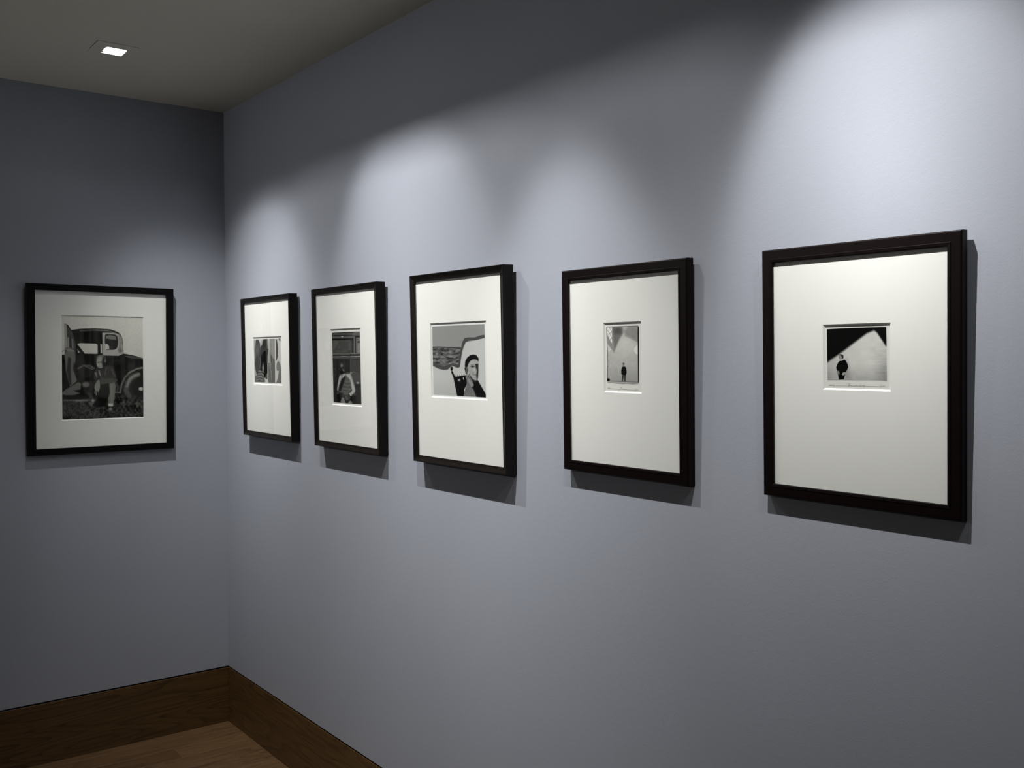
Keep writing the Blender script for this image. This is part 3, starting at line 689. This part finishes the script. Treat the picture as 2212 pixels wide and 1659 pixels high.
# ---- right wall, two wider reddish black frames
def bead_frame(P0, lean, W_, H_, depth, win, label):
    return make_frame('right', P0, lean, W_, H_, depth-0.0005, prof_bead(depth-0.0005, 0.0065), M_FRED, 0.0065, win, label, 0.0247,
                      group='wide red black frames on the long wall')
r, off = bead_frame((-0.0224, -2.2451, 1.2907), 0.0086, 0.4032, 0.4794, 0.0224, (0.1407, 0.2625, 0.1905, 0.3510),
    'reddish black framed small upright photograph of a tiny figure standing under a skylight')
c = Canvas([(145,160),(835,133),(855,1360),(165,1355)], [(0.1479,0.3415),(0.2511,0.3415),(0.2511,0.2154),(0.1479,0.2154)], (0.137,0.266,0.187,0.355), 190, 270, 205, 206)
paper = c.T.copy(); c.T = 166+0*c.X
c.T = c.T + 22*np.exp(-((c.X-560)/260)**2-((c.Y-560)/240)**2) - 26*np.clip((c.Y-1000)/400, 0, 1)
c.poly([(270,160),(480,160),(500,310),(430,430),(312,710),(290,400)], 108, 22); c.ell(400,240,90,70,74,50,0.9); c.poly([(640,150),(830,150),(830,480),(700,410),(560,345),(530,250)], 132, 30); c.line([(550,350),(700,420),(830,480)], 6, 120, 8)
c.poly([(150,165),(275,165),(290,300),(312,700),(240,640),(175,520),(155,330)], 132, 8); c.poly([(150,170),(268,170),(272,520),(240,480),(150,320)], 212, 5)
for a in (((150,200),(240,345),(280,440)),((160,320),(215,440),(262,520)),((215,170),(290,345)),((270,250),(200,330),(160,300)),((270,400),(225,440))): c.line(a, 7, 96, 4)
c.poly([(175,530),(270,660),(175,720)], 186, 6); c.poly([(830,540),(765,600),(745,670),(775,735),(830,760)], 206, 6)
c.noise(60, 4); c.noise(9, 4)
c.poly([(490,1040),(520,1020),(560,1025),(585,1060),(594,1150),(580,1215),(555,1215),(500,1205),(478,1190),(476,1100)], 22, 5); c.ell(526,978,20,34,120,5); c.poly([(504,965),(512,942),(540,945),(544,975),(528,955)], 30, 4); c.ell(516,976,5,4,40,3); c.ell(536,976,5,4,40,3)
c.poly([(495,1210),(580,1210),(572,1350),(536,1350),(528,1260),(512,1350),(484,1350)], 60, 6); c.poly([(600,1180),(680,1340),(590,1340)], 140, 30, op=0.5)
bd = [(145,160),(835,133),(846,300),(852,1000),(857,1362),(165,1355),(175,1000),(168,700),(150,330)]
d = c.sd(bd); ins = np.clip(0.5-d/6, 0, 1)
edge = np.clip((d+13)/7, 0, 1)*ins; c.T = c.T*(1-edge)+20*edge
c.poly([(826,140),(850,160),(856,520),(860,900),(862,1362),(840,1362),(832,700),(825,290)], 14, 4); c.ell(195,1318,34,34,16,5); c.ell(182,1024,10,14,18,4)
c.T = np.where(ins > 0, paper*(1-ins)+c.T*ins, paper)
c.poly([(838,150),(852,160),(858,700),(862,1362),(845,1362),(836,700)], 16, 4)
c.poly([(170,1362),(560,1366),(862,1364),(860,1392),(740,1408),(600,1398),(520,1408),(180,1384)], 138, 4)
o = c.mesh('photograph', -0.0096, r, (1, 0.985, 0.945)); o.matrix_local = off
hw = ribbon(c, [[(175,1508),(190,1496),(205,1490),(195,1508),(215,1500),(238,1462),(225,1492),(235,1515),(228,1530)], [(200,1512),(245,1508),(320,1514),(400,1516),(470,1518)],
    [(478,1470),(470,1492),(462,1512),(450,1530),(422,1545),(412,1560),(425,1565)], [(462,1500),(490,1478),(520,1456)], [(470,1515),(485,1505),(495,1518),(508,1508),(520,1520),(532,1510),(545,1521),(562,1512)],
    [(520,1520),(620,1524),(720,1528),(810,1532)], [(805,1495),(790,1515),(782,1535),(786,1556)], [(808,1530),(820,1515),(826,1535),(838,1518),(845,1536),(862,1530)]], 0.00042, -0.00935, o)
hw['label'] = 'grey handwritten caption on a ruled line'

r, off = bead_frame((-0.0190, -2.8401, 1.2937), 0.0102, 0.3972, 0.4734, 0.0190, (0.1326, 0.2685, 0.2084, 0.3275),
    'reddish black framed squarish photograph of a figure before a lit wall, nearest the viewer')
c = Canvas([(170,230),(1505,160),(1530,1395),(200,1360)], [(0.1392,0.3192),(0.2586,0.3200),(0.2592,0.2254),(0.1402,0.2256)], (0.129,0.272,0.205,0.331), 270, 240, 214, 222)
paper = c.T.copy(); c.T = 196+0*c.X
c.T = c.T - 30*np.clip((c.Y-1000)/400, 0, 1) - 34*np.clip((c.X-1200)/300, 0, 1)*np.clip((c.Y-500)/600, 0, 1) - 22*np.clip((500-c.X)/300, 0, 1) + 6*np.exp(-((c.X-1050)/260)**2-((c.Y-850)/300)**2)
c.noise(22, 7, np.clip((c.X-900)/500, 0.25, 1), 150); c.noise(10, 4)
c.noise(110, 4)
c.poly([(150,150),(1240,150),(1215,245),(1060,310),(760,540),(480,760),(290,890),(190,965),(150,990)], 22, 26); c.poly([(1200,150),(1560,150),(1560,640),(1490,580),(1380,420),(1290,290),(1225,240)], 24, 20)
c.poly([(1140,140),(1310,140),(1232,222)], 22, 14)
c.poly([(620,900),(720,1360),(560,1360),(570,1150)], 130, 60, op=0.6)
c.poly([(440,950),(470,925),(560,895),(600,930),(640,1010),(652,1075),(610,1170),(590,1200),(560,1340),(450,1350),(430,1240),(410,1170),(385,1080),(405,1010)], 20, 6)
c.ell(483,845,46,62,140,6); c.poly([(448,800),(480,784),(520,790),(545,825),(540,870),(515,890),(505,850),(490,810)], 36, 5, True); c.ell(452,842,9,7,50,4); c.line([(450,872),(466,876)], 5, 70, 4)
c.poly([(455,915),(480,905),(505,918),(545,885),(560,900),(510,930),(470,928)], 196, 5); c.poly([(412,1160),(440,1150),(462,1190),(455,1235),(425,1210)], 120, 6, True); c.poly([(520,1210),(560,1180),(600,1190),(580,1225),(550,1252),(525,1245)], 152, 6, True)
c.line([(205,1350),(900,1365),(1500,1385)], 8, 120, 6, 0.6)
bd = [(168,232),(700,196),(1480,158),(1502,170),(1512,520),(1532,1396),(1400,1375),(900,1366),(200,1360),(185,900)]
ins = np.clip(0.5-c.sd(bd)/6, 0, 1); c.T = paper*(1-ins)+c.T*ins
o = c.mesh('photograph', -0.0096, r, (1, 0.985, 0.95)); o.matrix_local = off
def let(x, y, s_, pts): return [(x+a*s_, y+b*s_) for a, b in pts]
ST = [[(222,1476),(400,1482),(650,1487),(1000,1493),(1400,1506),(1540,1516)],
      [(240,1462),(262,1454),(282,1456),(262,1480),(272,1464),(290,1458),(296,1476),(312,1460),(318,1478),(350,1444),(336,1472),(346,1500),(330,1522)],
      [(630,1442),(690,1436),(712,1440),(700,1460),(668,1470),(690,1472),(706,1490)], [(676,1442),(662,1500)],
      [(706,1490),(722,1478),(728,1492),(742,1480),(752,1492),(768,1484),(784,1494),(810,1490)], [(812,1492),(832,1458),(826,1492),(842,1480),(856,1492),(868,1482),(882,1492),(900,1484),(916,1488)],
      [(942,1444),(926,1470),(922,1500),(940,1486),(962,1492),(980,1474),(990,1488),(1010,1472),(1034,1470)], [(1034,1470),(1020,1500),(1012,1528)],
      [(1420,1452),(1392,1476),(1376,1510),(1384,1536),(1398,1530)], [(1410,1500),(1440,1480),(1448,1502),(1468,1480),(1474,1504),(1492,1500)]]
hw = ribbon(c, ST, 0.00032, -0.00935, o)
hw['label'] = 'grey handwritten caption on a ruled line'
